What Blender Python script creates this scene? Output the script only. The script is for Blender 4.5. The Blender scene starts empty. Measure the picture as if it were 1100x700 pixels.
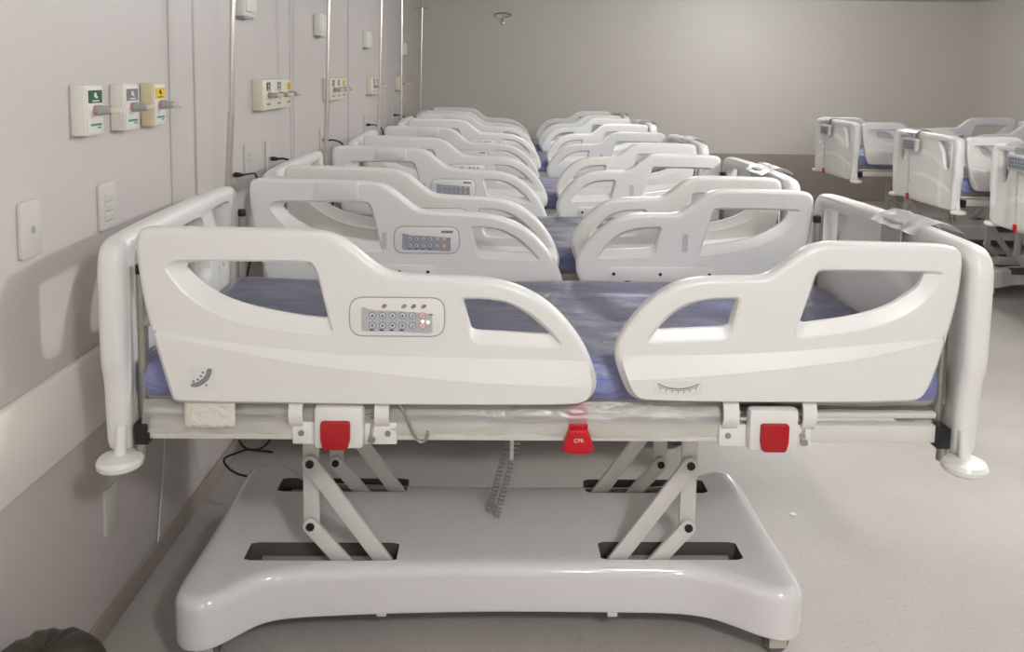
import bpy, bmesh, math, random
from mathutils import Vector, Matrix, noise
from mathutils.geometry import delaunay_2d_cdt

random.seed(7)
S = bpy.context.scene
COL = S.collection
PI = math.pi

# ------------------------------------------------------------------ materials
def srgb(r, g, b):
    f = lambda c: (c / 12.92) if c <= .04045 else ((c + .055) / 1.055) ** 2.4
    return (f(r / 255), f(g / 255), f(b / 255), 1)

def mat(name, col, rough=.5, metal=0., noise_amt=0., noise_scale=8., bump=0., bump_scale=40., coat=0., emit=None, spec=.5):
    m = bpy.data.materials.new(name); m.use_nodes = True
    nt = m.node_tree; b = nt.nodes['Principled BSDF']
    b.inputs['Base Color'].default_value = col
    b.inputs['Roughness'].default_value = rough
    b.inputs['Metallic'].default_value = metal
    b.inputs['Coat Weight'].default_value = coat
    b.inputs['Specular IOR Level'].default_value = spec
    tc = nt.nodes.new('ShaderNodeTexCoord')
    if noise_amt > 0:
        n = nt.nodes.new('ShaderNodeTexNoise'); n.inputs['Scale'].default_value = noise_scale
        n.inputs['Detail'].default_value = 5
        nt.links.new(tc.outputs['Object'], n.inputs['Vector'])
        mx = nt.nodes.new('ShaderNodeMix'); mx.data_type = 'RGBA'
        mx.inputs[6].default_value = tuple(c * (1 - noise_amt) for c in col[:3]) + (1,)
        mx.inputs[7].default_value = tuple(min(1, c * (1 + noise_amt)) for c in col[:3]) + (1,)
        nt.links.new(n.outputs['Fac'], mx.inputs[0]); nt.links.new(mx.outputs[2], b.inputs['Base Color'])
    if bump > 0:
        n2 = nt.nodes.new('ShaderNodeTexNoise'); n2.inputs['Scale'].default_value = bump_scale
        n2.inputs['Detail'].default_value = 3
        nt.links.new(tc.outputs['Object'], n2.inputs['Vector'])
        bp = nt.nodes.new('ShaderNodeBump'); bp.inputs['Strength'].default_value = bump; bp.inputs['Distance'].default_value = .01
        nt.links.new(n2.outputs['Fac'], bp.inputs['Height']); nt.links.new(bp.outputs['Normal'], b.inputs['Normal'])
    if emit:
        b.inputs['Emission Color'].default_value = emit[0]; b.inputs['Emission Strength'].default_value = emit[1]
    return m

M = {}
M['plastic'] = mat('white_plastic', srgb(236, 235, 231), .32, noise_amt=.015, noise_scale=5)
M['cream'] = mat('painted_steel', srgb(224, 222, 216), .4, noise_amt=.02, noise_scale=6)
M['base'] = mat('glossy_base', srgb(238, 235, 235), .11, noise_amt=.03, noise_scale=2.5, coat=.5)
M['dark'] = mat('dark_recess', srgb(96, 90, 87), .6, noise_amt=.15)
M['black'] = mat('black_plastic', srgb(26, 26, 28), .4)
M['bolt'] = mat('dark_bolt', srgb(30, 28, 28), .5)
M['chrome'] = mat('chrome', srgb(214, 208, 200), .28, 1.)
M['steel'] = mat('brushed_steel', srgb(180, 176, 168), .35, 1., noise_amt=.08, noise_scale=30)
M['red'] = mat('red_plastic', srgb(176, 12, 26), .4)
M['red2'] = mat('red_plastic_light', srgb(200, 18, 34), .35)
M['grey'] = mat('grey_plastic', srgb(168, 167, 165), .4)
M['greylt'] = mat('grey_light', srgb(205, 203, 200), .4)
M['keypad'] = mat('keypad_grey', srgb(188, 189, 192), .4)
M['keyblue'] = mat('keypad_blue', srgb(160, 163, 171), .4)
M['button'] = mat('button_ring', srgb(120, 124, 134), .4)
M['buttonin'] = mat('button_pad', srgb(206, 208, 212), .4)
M['orange'] = mat('orange_print', srgb(222, 112, 92), .4)
M['navy'] = mat('navy_print', srgb(52, 56, 72), .5)
M['icon'] = mat('icon_grey', srgb(128, 124, 122), .5)
M['iconred'] = mat('icon_red', srgb(196, 140, 126), .5)
M['greyprint'] = mat('grey_print', srgb(140, 138, 138), .5)
M['stickerbg'] = mat('sticker_ground', srgb(231, 230, 226), .5)
M['led'] = mat('led_green', srgb(200, 255, 200), .4, emit=((.7, 1, .7, 1), 1.5))
M['offwhite'] = mat('offwhite', srgb(232, 229, 220), .45)
M['creambox'] = mat('cream_box', srgb(226, 219, 200), .45)
M['yellowbox'] = mat('yellowed_box', srgb(222, 208, 172), .45)
M['green'] = mat('green_label', srgb(44, 88, 56), .5)
M['yellow'] = mat('yellow_label', srgb(232, 192, 30), .5)
M['greylabel'] = mat('grey_label', srgb(124, 122, 128), .5)
M['greenprint'] = mat('green_print', srgb(70, 150, 120), .5)
M['whiteprint'] = mat('white_print', srgb(225, 230, 225), .5)
M['blackprint'] = mat('black_print', srgb(60, 50, 20), .5)
M['pinkring'] = mat('pink_ring', srgb(184, 142, 146), .5)
M['plate'] = mat('switch_plate', srgb(211, 206, 201), .35)
M['cable'] = mat('black_cable', srgb(22, 21, 22), .45)
M['paper'] = mat('tissue_paper', srgb(232, 225, 212), .9, noise_amt=.06, noise_scale=40, bump=.6, bump_scale=60)
M['bag'] = mat('bin_bag', srgb(66, 60, 52), .3, bump=.5, bump_scale=18)
M['caster'] = mat('caster_beige', srgb(206, 200, 186), .5)
M['rubber'] = mat('caster_rubber', srgb(110, 108, 106), .7)

def paint(name, col, rough=.55, streak=.02):
    return mat(name, col, rough, noise_amt=streak, noise_scale=1.3, bump=.04, bump_scale=120)
M['wall'] = paint('wall_paint', srgb(209, 202, 198), .42)
M['wainscot'] = paint('wall_paint_taupe', srgb(206, 197, 188), .5)
M['backwall'] = paint('back_wall_paint', srgb(212, 207, 199), .5)
M['backlow'] = paint('back_wall_taupe', srgb(164, 154, 144), .5)
M['ceil'] = paint('ceiling_paint', srgb(214, 210, 206), .6)
M['band'] = paint('protector_band', srgb(243, 237, 229), .4)
M['joint'] = mat('joint_line', srgb(176, 171, 168), .6)

def floor_mat():
    m = mat('vinyl_floor', srgb(214, 209, 203), .42)
    nt = m.node_tree; b = nt.nodes['Principled BSDF']
    tc = nt.nodes.new('ShaderNodeTexCoord')
    n1 = nt.nodes.new('ShaderNodeTexNoise'); n1.inputs['Scale'].default_value = 1.6; n1.inputs['Detail'].default_value = 6
    n2 = nt.nodes.new('ShaderNodeTexNoise'); n2.inputs['Scale'].default_value = 90; n2.inputs['Detail'].default_value = 2
    v = nt.nodes.new('ShaderNodeTexVoronoi'); v.inputs['Scale'].default_value = 9
    for n in (n1, n2, v): nt.links.new(tc.outputs['Object'], n.inputs['Vector'])
    r1 = nt.nodes.new('ShaderNodeValToRGB')
    r1.color_ramp.elements[0].position = .3; r1.color_ramp.elements[0].color = srgb(170, 164, 159)
    r1.color_ramp.elements[1].position = .7; r1.color_ramp.elements[1].color = srgb(188, 183, 178)
    nt.links.new(n1.outputs['Fac'], r1.inputs['Fac'])
    r2 = nt.nodes.new('ShaderNodeValToRGB')
    r2.color_ramp.elements[0].position = .28; r2.color_ramp.elements[0].color = (.74, .72, .69, 1)
    r2.color_ramp.elements[1].position = .44; r2.color_ramp.elements[1].color = (1, 1, 1, 1)
    nt.links.new(n2.outputs['Fac'], r2.inputs['Fac'])
    mx = nt.nodes.new('ShaderNodeMix'); mx.data_type = 'RGBA'; mx.blend_type = 'MULTIPLY'; mx.inputs[0].default_value = .6
    nt.links.new(r1.outputs['Color'], mx.inputs[6]); nt.links.new(r2.outputs['Color'], mx.inputs[7])
    r3 = nt.nodes.new('ShaderNodeValToRGB')
    r3.color_ramp.elements[0].position = .02; r3.color_ramp.elements[0].color = (.72, .66, .58, 1)
    r3.color_ramp.elements[1].position = .07; r3.color_ramp.elements[1].color = (1, 1, 1, 1)
    nt.links.new(v.outputs['Distance'], r3.inputs['Fac'])
    mx2 = nt.nodes.new('ShaderNodeMix'); mx2.data_type = 'RGBA'; mx2.blend_type = 'MULTIPLY'; mx2.inputs[0].default_value = .5
    nt.links.new(mx.outputs[2], mx2.inputs[6]); nt.links.new(r3.outputs['Color'], mx2.inputs[7])
    nt.links.new(mx2.outputs[2], b.inputs['Base Color'])
    return m
M['floor'] = floor_mat()

def mattress_mat():
    m = mat('blue_mattress', srgb(118, 126, 190), .42)
    nt = m.node_tree; b = nt.nodes['Principled BSDF']
    tc = nt.nodes.new('ShaderNodeTexCoord'); mp = nt.nodes.new('ShaderNodeMapping')
    mp.inputs['Scale'].default_value = (5, 11, 11); mp.inputs['Rotation'].default_value = (0, 0, .5)
    n = nt.nodes.new('ShaderNodeTexNoise'); n.inputs['Scale'].default_value = 2.2; n.inputs['Detail'].default_value = 4
    n.inputs['Distortion'].default_value = 1.2
    nt.links.new(tc.outputs['Object'], mp.inputs['Vector']); nt.links.new(mp.outputs['Vector'], n.inputs['Vector'])
    bp = nt.nodes.new('ShaderNodeBump'); bp.inputs['Strength'].default_value = .7; bp.inputs['Distance'].default_value = .03
    nt.links.new(n.outputs['Fac'], bp.inputs['Height']); nt.links.new(bp.outputs['Normal'], b.inputs['Normal'])
    return m
M['blue'] = mattress_mat()
M['ticking'] = mat('mattress_underside', srgb(206, 200, 182), .6, noise_amt=.06, noise_scale=6)

def film(name, tint, gl=.12, scale=7., strength=.9, rough=.12, spec=1.):
    m = bpy.data.materials.new(name); m.use_nodes = True
    nt = m.node_tree; nt.nodes.clear()
    out = nt.nodes.new('ShaderNodeOutputMaterial')
    tr = nt.nodes.new('ShaderNodeBsdfTransparent'); tr.inputs['Color'].default_value = tint
    gs = nt.nodes.new('ShaderNodeBsdfGlossy'); gs.inputs['Roughness'].default_value = rough
    df = nt.nodes.new('ShaderNodeBsdfDiffuse'); df.inputs['Color'].default_value = (.86, .85, .78, 1) if gl > .3 else (.9, .9, .9, 1)
    tc = nt.nodes.new('ShaderNodeTexCoord'); mp = nt.nodes.new('ShaderNodeMapping')
    mp.inputs['Scale'].default_value = (1, 2.2, 2.2); mp.inputs['Rotation'].default_value = (.2, .3, .5)
    n = nt.nodes.new('ShaderNodeTexNoise'); n.inputs['Scale'].default_value = scale; n.inputs['Detail'].default_value = 4
    n.inputs['Distortion'].default_value = 1.5
    nt.links.new(tc.outputs['Object'], mp.inputs['Vector']); nt.links.new(mp.outputs['Vector'], n.inputs['Vector'])
    bp = nt.nodes.new('ShaderNodeBump'); bp.inputs['Strength'].default_value = strength; bp.inputs['Distance'].default_value = .04
    nt.links.new(n.outputs['Fac'], bp.inputs['Height'])
    nt.links.new(bp.outputs['Normal'], gs.inputs['Normal'])
    fr = nt.nodes.new('ShaderNodeFresnel'); fr.inputs['IOR'].default_value = 1.25
    if spec < .9: nt.links.new(bp.outputs['Normal'], fr.inputs['Normal'])
    ad = nt.nodes.new('ShaderNodeMath'); ad.operation = 'MULTIPLY_ADD'; ad.inputs[1].default_value = spec; ad.inputs[2].default_value = gl * .3; ad.use_clamp = True
    nt.links.new(fr.outputs[0], ad.inputs[0])
    m1 = nt.nodes.new('ShaderNodeMixShader'); m1.inputs[0].default_value = gl
    nt.links.new(tr.outputs[0], m1.inputs[1]); nt.links.new(df.outputs[0], m1.inputs[2])
    m2 = nt.nodes.new('ShaderNodeMixShader')
    nt.links.new(ad.outputs[0], m2.inputs[0]); nt.links.new(m1.outputs[0], m2.inputs[1]); nt.links.new(gs.outputs[0], m2.inputs[2])
    nt.links.new(m2.outputs[0], out.inputs['Surface'])
    return m
M['film'] = film('clear_plastic_film', (.98, .98, .99, 1), .12, 9., .3, .4, .99)
M['film2'] = film('milky_plastic_film', (.90, .88, .82, 1), .26, 9, .35, .3, .6)
M['film3'] = film('thin_plastic_bag', (.95, .94, .92, 1), .30, 6, .2, .35, .35)

# ------------------------------------------------------------------ mesh helpers
class MB:
    def __init__(s): s.v = []; s.f = []; s.m = []
    def add(s, vs, fs, mi=0):
        o = len(s.v); s.v += [tuple(p) for p in vs]
        s.f += [tuple(i + o for i in f) for f in fs]; s.m += [mi] * len(fs)
    def box(s, c, d, bev=0., mi=0, rot=None, seg=2):
        bm = bmesh.new(); bmesh.ops.create_cube(bm, size=1)
        for v in bm.verts: v.co = Vector((v.co.x * d[0], v.co.y * d[1], v.co.z * d[2]))
        if bev > 0:
            bmesh.ops.bevel(bm, geom=bm.edges[:], offset=min(bev, min(d) * .49), segments=seg, profile=.5, affect='EDGES')
        bm.verts.index_update()
        R = rot or Matrix.Identity(3)
        s.add([R @ v.co + Vector(c) for v in bm.verts], [[v.index for v in f.verts] for f in bm.faces], mi); bm.free()
        return s
    def rings(s, rings, cap0=True, cap1=True, mi=0, closed=True):
        n = len(rings[0]); vs = [p for r in rings for p in r]; fs = []
        for k in range(len(rings) - 1):
            for i in range(n if closed else n - 1):
                j = (i + 1) % n
                fs.append((k * n + i, k * n + j, (k + 1) * n + j, (k + 1) * n + i))
        if cap0: fs.append(tuple(range(n))[::-1])
        if cap1: fs.append(tuple((len(rings) - 1) * n + i for i in range(n)))
        s.add(vs, fs, mi); return s
    def lathe(s, prof, o=(0, 0, 0), ax=(0, 0, 1), n=24, mi=0):
        ax = Vector(ax).normalized(); a = ax.orthogonal().normalized(); b = ax.cross(a); o = Vector(o)
        return s.rings([[o + ax * h + (a * math.cos(2 * PI * i / n) + b * math.sin(2 * PI * i / n)) * r for i in range(n)] for r, h in prof], mi=mi)
    def cyl(s, p0, p1, r, n=18, mi=0, bev=0.):
        p0 = Vector(p0); d = Vector(p1) - p0; L = d.length
        pr = [(r, 0), (r, L)] if bev <= 0 else [(r - bev, 0), (r - bev * .3, bev * .3), (r, bev), (r, L - bev), (r - bev * .3, L - bev * .3), (r - bev, L)]
        return s.lathe(pr, p0, d, n, mi)
    def tube(s, pts, r, n=10, mi=0):
        pts = [Vector(p) for p in pts]; rg = []; up = None
        for i, p in enumerate(pts):
            t = (pts[min(i + 1, len(pts) - 1)] - pts[max(i - 1, 0)]).normalized()
            up = t.orthogonal().normalized() if up is None else (up - t * up.dot(t)).normalized()
            b = t.cross(up)
            rg.append([p + (up * math.cos(2 * PI * k / n) + b * math.sin(2 * PI * k / n)) * r for k in range(n)])
        return s.rings(rg, mi=mi)
    def prism(s, poly, w0, w1, mp, bev=0., mi=0):
        if bev > 0:
            inn = inset(poly, bev); mid = inset(poly, bev * .3); sg = 1 if w1 > w0 else -1
            L = [(inn, w0), (mid, w0 + sg * bev * .3), (poly, w0 + sg * bev), (poly, w1 - sg * bev), (mid, w1 - sg * bev * .3), (inn, w1)]
        else: L = [(poly, w0), (poly, w1)]
        return s.rings([[mp(u, v, w) for u, v in p] for p, w in L], mi=mi)
    def build(s, name, mats, parent=None, angle=38, wn=False, fixn=True, weld=False):
        me = bpy.data.meshes.new(name); me.from_pydata(s.v, [], s.f)
        for m in (mats if isinstance(mats, (list, tuple)) else [mats]): me.materials.append(m if not isinstance(m, str) else M[m])
        for p, i in zip(me.polygons, s.m): p.material_index = i
        if fixn:
            bm = bmesh.new(); bm.from_mesh(me)
            if weld: bmesh.ops.remove_doubles(bm, verts=bm.verts[:], dist=2e-5)
            bmesh.ops.recalc_face_normals(bm, faces=bm.faces[:]); bm.to_mesh(me); bm.free()
        me.shade_smooth(); me.set_sharp_from_angle(angle=math.radians(angle))
        o = bpy.data.objects.new(name, me); COL.objects.link(o)
        if parent: o.parent = parent
        if wn:
            w = o.modifiers.new('wn', 'WEIGHTED_NORMAL'); w.keep_sharp = True
        return o

def inset(poly, d):
    n = len(poly)
    ar = sum(poly[i][0] * poly[(i + 1) % n][1] - poly[(i + 1) % n][0] * poly[i][1] for i in range(n))
    sg = 1 if ar > 0 else -1; out = []
    for i in range(n):
        (x0, y0), (x1, y1), (x2, y2) = poly[i - 1], poly[i], poly[(i + 1) % n]
        e1 = Vector((x1 - x0, y1 - y0)); e2 = Vector((x2 - x1, y2 - y1))
        if e1.length < 1e-9: e1 = e2
        if e2.length < 1e-9: e2 = e1
        e1.normalize(); e2.normalize()
        n1 = Vector((-e1.y, e1.x)) * sg; n2 = Vector((-e2.y, e2.x)) * sg
        b = n1 + n2
        if b.length < 1e-6: b = n1
        b.normalize(); k = d / max(.5, b.dot(n1))
        out.append((x1 + b.x * k, y1 + b.y * k))
    return out

def chaikin(p, it=3):
    for _ in range(it):
        q = []
        for i in range(len(p)):
            a, b = p[i], p[(i + 1) % len(p)]
            if abs(a[0] - b[0]) + abs(a[1] - b[1]) < 1e-7: q.append(a); continue
            q += [(a[0] * .75 + b[0] * .25, a[1] * .75 + b[1] * .25), (a[0] * .25 + b[0] * .75, a[1] * .25 + b[1] * .75)]
        p = q
    return p

def roundpoly(p, r, k=6):
    out = []; n = len(p)
    for i in range(n):
        A, B, C_ = Vector(p[i - 1]), Vector(p[i]), Vector(p[(i + 1) % n])
        u = A - B; w = C_ - B; lu, lw = u.length, w.length; u.normalize(); w.normalize()
        rr = r[i] if isinstance(r, (list, tuple)) else r
        t = min(rr, lu * .48, lw * .48)
        P0, P2 = B + u * t, B + w * t
        for j in range(k + 1):
            s = j / k; q = P0 * (1 - s) ** 2 + B * (2 * s * (1 - s)) + P2 * s * s
            out.append((q.x, q.y))
    return out

def resample(p, n):
    L = [0]
    for i in range(len(p)):
        a, b = p[i], p[(i + 1) % len(p)]; L.append(L[-1] + math.hypot(a[0] - b[0], a[1] - b[1]))
    out = []; k = 0
    for j in range(n):
        t = L[-1] * j / n
        while L[k + 1] < t: k += 1
        s = (t - L[k]) / max(1e-9, L[k + 1] - L[k]); a, b = p[k], p[(k + 1) % len(p)]
        out.append((a[0] + (b[0] - a[0]) * s, a[1] + (b[1] - a[1]) * s))
    return out

def inpoly(x, y, p):
    c = False; n = len(p); j = n - 1
    for i in range(n):
        if (p[i][1] > y) != (p[j][1] > y) and x < (p[j][0] - p[i][0]) * (y - p[i][1]) / (p[j][1] - p[i][1]) + p[i][0]: c = not c
        j = i
    return c

def rrect(x0, x1, y0, y1, r, k=5): return roundpoly([(x0, y0), (x1, y0), (x1, y1), (x0, y1)], r * 1.6, k)

def plate(mb, outline, holes, mp, w0, w1, bev=.014, rel0=None, rel1=None, lines=(), grid=.025, mi=0, nh=72, skip=None):
    """a thick moulded panel: outline and holes in (u,v); w0 is the front face, w1 the back"""
    ou = resample(outline, 200); sg = 1 if w1 > w0 else -1; T = abs(w1 - w0)
    r0 = rel0 or (lambda u, v: 0); r1 = rel1 or (lambda u, v: 0)
    inn = inset(ou, bev); mid1 = inset(ou, bev * .55); mid2 = inset(ou, bev * .14)
    hs = [(resample(a, nh), resample(b, nh)) for a, b in holes]   # (rim at the faces, throat in the middle)
    hrim = [inset(a, -.006) for a, b in hs]
    us = [p[0] for p in ou]; vs_ = [p[1] for p in ou]
    inner_ = inset(inn, .008)
    def face(side):
        pts = []; ed = []; loops = []
        for c in [inn] + hrim:
            s0 = len(pts); pts += c; n = len(c); loops.append((s0, n))
            ed += [(s0 + i, s0 + (i + 1) % n) for i in range(n)]
        nb = len(pts)
        if side == 0:
            for ln in lines:
                s0 = len(pts); pts += ln; ed += [(s0 + i, s0 + i + 1) for i in range(len(ln) - 1)]
        u = min(us) + grid * .5
        row = 0
        while u < max(us):
            v = min(vs_) + grid * (.25 if row % 2 else .75)
            while v < max(vs_):
                if not (side == 0 and skip and skip(u, v)) and inpoly(u, v, inner_) and not any(inpoly(u, v, inset(h, -.008)) for h in hrim): pts.append((u, v))
                v += grid
            u += grid; row += 1
        ov, oe, of, orv, _, _ = delaunay_2d_cdt([Vector(p) for p in pts], ed, [], 0, 1e-6)
        rel = r0 if side == 0 else r1
        w = w0 if side == 0 else w1; s_ = 1 if side == 0 else -1
        P = [mp(p.x, p.y, w + rel(p.x, p.y) * (-sg) * s_) for p in ov]
        F = []
        for f in of:
            cx = sum(ov[i].x for i in f) / len(f); cy = sum(ov[i].y for i in f) / len(f)
            if abs((ov[f[1]] - ov[f[0]]).cross(ov[f[2]] - ov[f[0]])) < 4e-8: continue
            if inpoly(cx, cy, inn) and not any(inpoly(cx, cy, h) for h in hrim): F.append(tuple(f))
        idx = {}
        for o_i, lst in enumerate(orv):
            for q in lst: idx[q] = o_i
        return P, F, idx, loops
    base = len(mb.v)
    P0, F0, i0, loops = face(0); mb.add(P0, F0, mi)
    b1 = len(mb.v); P1, F1, i1, _ = face(1); mb.add(P1, F1, mi)
    def ringverts(poly, w):
        o = len(mb.v); mb.v += [tuple(mp(u, v, w)) for u, v in poly]; return [o + i for i in range(len(poly))]
    def bridge(A, B):
        n = len(A)
        for i in range(n):
            j = (i + 1) % n; mb.f.append((A[i], A[j], B[j], B[i])); mb.m.append(mi)
    s0, n = loops[0]
    seq = [[base + i0[s0 + i] for i in range(n)], ringverts(mid1, w0 + sg * bev * .16), ringverts(mid2, w0 + sg * bev * .5), ringverts(ou, w0 + sg * bev),
           ringverts(ou, w1 - sg * bev), ringverts(mid2, w1 - sg * bev * .5), ringverts(mid1, w1 - sg * bev * .16), [b1 + i1[s0 + i] for i in range(n)]]
    for a, b in zip(seq, seq[1:]): bridge(a, b)
    for (a, b), (s0, n) in zip(hs, loops[1:]):
        thr = inset(b, -.002)
        seq = [[base + i0[s0 + i] for i in range(n)], ringverts(a, w0 + sg * .005), ringverts(thr, w0 + sg * T * .36), ringverts(b, w0 + sg * T * .5),
               ringverts(thr, w1 - sg * T * .36), ringverts(a, w1 - sg * .005), [b1 + i1[s0 + i] for i in range(n)]]
        for p, q in zip(seq, seq[1:]): bridge(p, q)
    return mb

def interp(pts, x):
    pts = sorted(pts)
    if x <= pts[0][0]: return pts[0][1]
    for (a, b), (c, d) in zip(pts, pts[1:]):
        if x <= c: return b + (d - b) * (x - a) / (c - a)
    return pts[-1][1]

def curve_pts(pts, n=8):
    """Catmull-Rom through 3-D points"""
    P = [Vector(p) for p in pts]; P = [P[0] * 2 - P[1]] + P + [P[-1] * 2 - P[-2]]; out = []
    for i in range(1, len(P) - 2):
        a, b, c, d = P[i - 1], P[i], P[i + 1], P[i + 2]
        for k in range(n):
            t = k / n
            out.append(.5 * ((2 * b) + (c - a) * t + (2 * a - 5 * b + 4 * c - d) * t * t + (3 * b - a - 3 * c + d) * t ** 3))
    out.append(P[-2]); return out

# ------------------------------------------------------------------ object helpers
def tag(o, label=None, cat=None, group=None, kind=None):
    if label: o['label'] = label
    if cat: o['category'] = cat
    if group: o['group'] = group
    if kind: o['kind'] = kind
    return o
def thing(name, label, cat, loc=(0, 0, 0), rz=0, group=None):
    o = bpy.data.objects.new(name, None); COL.objects.link(o); o.empty_display_size = .1
    o.location = loc; o.rotation_euler = (0, 0, rz); return tag(o, label, cat, group)
KIDS = {}
def children(o): return [c for c in bpy.data.objects if c.parent == o]
def copy_tree(o, parent=None, skip=()):
    c = o.copy(); COL.objects.link(c); c.parent = parent
    for ch in children(o):
        if ch.name.split('.')[0] in skip: continue
        copy_tree(ch, c, skip)
    return c
def struct(name, mb, m): return tag(mb.build(name, m), kind='structure')

# ------------------------------------------------------------------ camera
H = 1.60
F_PX, VX, VY, ROLL, PITCH = 870., 545., 80., .015, math.radians(5.5)
cam = bpy.data.cameras.new('camera'); co = bpy.data.objects.new('camera', cam); COL.objects.link(co)
cp, sp = math.cos(PITCH), math.sin(PITCH)
r_, d_, f_ = Vector((1, 0, 0)), Vector((0, -sp, -cp)), Vector((0, cp, -sp))
ca, sa = math.cos(ROLL), math.sin(ROLL)
R_ = r_ * ca - d_ * sa; D_ = r_ * sa + d_ * ca
rot = Matrix((R_, -D_, -f_)).transposed()
co.matrix_world = Matrix.Translation((0, 0, H)) @ rot.to_4x4()
CX = VX - F_PX * R_.y / f_.y; CY = VY - F_PX * D_.y / f_.y
cam.sensor_width = 36; cam.lens = 36 * F_PX / 1100
cam.shift_x = (550 - CX) / 1100; cam.shift_y = -(350 - CY) / 1100
cam.clip_start = .05
S.camera = co

# ------------------------------------------------------------------ the room
XL, XR, YB, YF, ZC = -1.12, 6.09, 10.65, -5.0, 2.62
mb = MB(); mb.box(((XL + XR) / 2, (YB + YF) / 2, -.05), (XR - XL + .4, YB - YF + .4, .1)); struct('floor', mb, 'floor')
mb = MB(); mb.box(((XL + XR) / 2, (YB + YF) / 2, ZC + .05), (XR - XL + .4, YB - YF + .4, .1)); struct('ceiling', mb, 'ceil')
def wall(name, c, d, zs, mU, mL):
    mb = MB()
    mb.box((c[0], c[1], (ZC + zs) / 2), (d[0], d[1], ZC - zs), mi=0)
    mb.box((c[0], c[1], zs / 2), (d[0], d[1], zs), mi=1)
    struct(name, mb, [mU, mL])
wall('wall_left', (XL - .1, (YB + YF) / 2), (.2, YB - YF + .4), .63, 'wall', 'wall')
wall('wall_right', (XR + .1, (YB + YF) / 2), (.2, YB - YF + .4), .61, 'backwall', 'backlow')
wall('wall_back', ((XL + XR) / 2, YB + .1), (XR - XL, .2), .607, 'backwall', 'backlow')
wall('wall_front', ((XL + XR) / 2, YF - .1), (XR - XL, .2), .61, 'wall', 'wainscot')
mb = MB(); mb.box((XL + .012, (YB + YF) / 2, .735), (.024, YB - YF - .02, .214), .006); struct('trim_1', mb, 'band')
for k, y in enumerate((1.19, 2.69, 4.19, 5.72, 7.25, 8.8)):
    mb = MB(); mb.box((XL + .001, y, (ZC + .85) / 2), (.002, .007, ZC - .86)); struct('trim_%d' % (k + 2), mb, 'joint')
mb = MB(); mb.box((XL + .006, (YB + YF) / 2, .035), (.012, YB - YF - .02, .07), .003); struct('baseboard_left', mb, 'backlow')
mb = MB(); mb.box(((XL + XR) / 2, YB - .006, .035), (XR - XL - .03, .012, .07), .003); struct('baseboard_back', mb, 'backlow')

# ------------------------------------------------------------------ hospital bed (x along its length: head -x, foot +x)
HEAD = [(-.985, 1.165), (-.983, 1.210), (-.972, 1.225), (-.935, 1.229), (-.70, 1.226), (-.545, 1.223), (-.508, 1.212), (-.479, 1.194), (-.429, 1.151), (-.398, 1.130),
        (-.367, 1.120), (-.28, 1.117), (-.147, 1.113), (-.071, 1.093), (-.009, 1.060), (.046, 1.009), (.093, .942), (.120, .873), (.119, .836),
        (.099, .808), (.060, .797), (-.40, .796), (-.875, .797), (-.903, .799), (-.913, .819), (-.968, 1.030)]
HW1o = [(-.918, 1.148), (-.895, 1.107), (-.858, 1.065), (-.806, 1.031), (-.739, 1.004), (-.663, .988), (-.522, .976), (-.522, .976), (-.541, 1.060), (-.563, 1.142), (-.580, 1.149), (-.75, 1.149)]
HW1i = [(-.882, 1.145), (-.850, 1.107), (-.804, 1.071), (-.744, 1.045), (-.682, 1.030), (-.606, 1.016), (-.530, 1.009), (-.530, 1.009), (-.546, 1.070), (-.569, 1.138), (-.586, 1.145), (-.75, 1.145)]
HW2o = [(-.211, 1.063), (-.211, 1.063), (-.154, 1.064), (-.100, 1.055), (-.046, 1.027), (.005, .983), (.028, .950), (.028, .950), (-.180, .957), (-.180, .957)]
HW2i = [(-.207, 1.060), (-.207, 1.060), (-.154, 1.060), (-.100, 1.050), (-.053, 1.023), (-.012, .988), (.004, .974), (.004, .974), (-.187, .983), (-.187, .983)]
HCU = [(-.951, .978), (-.709, .945), (-.527, .926), (-.328, .921), (-.068, .916), (.103, .913)]
HCL = [(-.951, .976), (-.709, .925), (-.558, .901), (-.405, .886), (-.175, .863), (.103, .853)]
FOOT = [(.158, .930), (.176, .979), (.224, 1.047), (.289, 1.099), (.356, 1.118), (.43, 1.121), (.506, 1.121), (.539, 1.131), (.603, 1.184), (.635, 1.202), (.678, 1.210),
        (.80, 1.208), (.961, 1.206), (.992, 1.196), (1.001, 1.169), (.997, 1.074), (.958, .905), (.939, .847), (.919, .818), (.886, .809), (.55, .808), (.240, .809), (.203, .820), (.181, .858)]
FW2o = [(.240, .961), (.240, .961), (.267, 1.005), (.308, 1.044), (.366, 1.066), (.461, 1.070), (.461, 1.070), (.437, .971), (.437, .971)]
FW2i = [(.262, .987), (.262, .987), (.285, 1.010), (.316, 1.037), (.375, 1.061), (.456, 1.064), (.456, 1.064), (.439, .998), (.439, .998)]
FW1o = [(.645, 1.140), (.645, 1.140), (.80, 1.140), (.948, 1.138), (.948, 1.138), (.933, 1.102), (.903, 1.063), (.849, 1.028), (.763, .999), (.596, .976), (.596, .976), (.626, 1.071)]
FW1i = [(.652, 1.135), (.652, 1.135), (.80, 1.135), (.912, 1.134), (.912, 1.134), (.902, 1.105), (.879, 1.085), (.826, 1.050), (.740, 1.024), (.613, 1.006), (.613, 1.006), (.634, 1.080)]
FCU = [(.970, .979), (.787, .960), (.574, .940), (.405, .931), (.186, .928)]
FCL = [(.970, .977), (.750, .927), (.576, .905), (.407, .886), (.186, .871)]
YN, RT = -.475, .046

def crease(cu, cl):
    def f(u, v):
        a, b = interp(cu, u), interp(cl, u); w = max(.002, a - b)
        t = max(0., min(1., (a - v) / w)); return .017 * min(1, .25 + w / .05) * t
    return f

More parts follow.
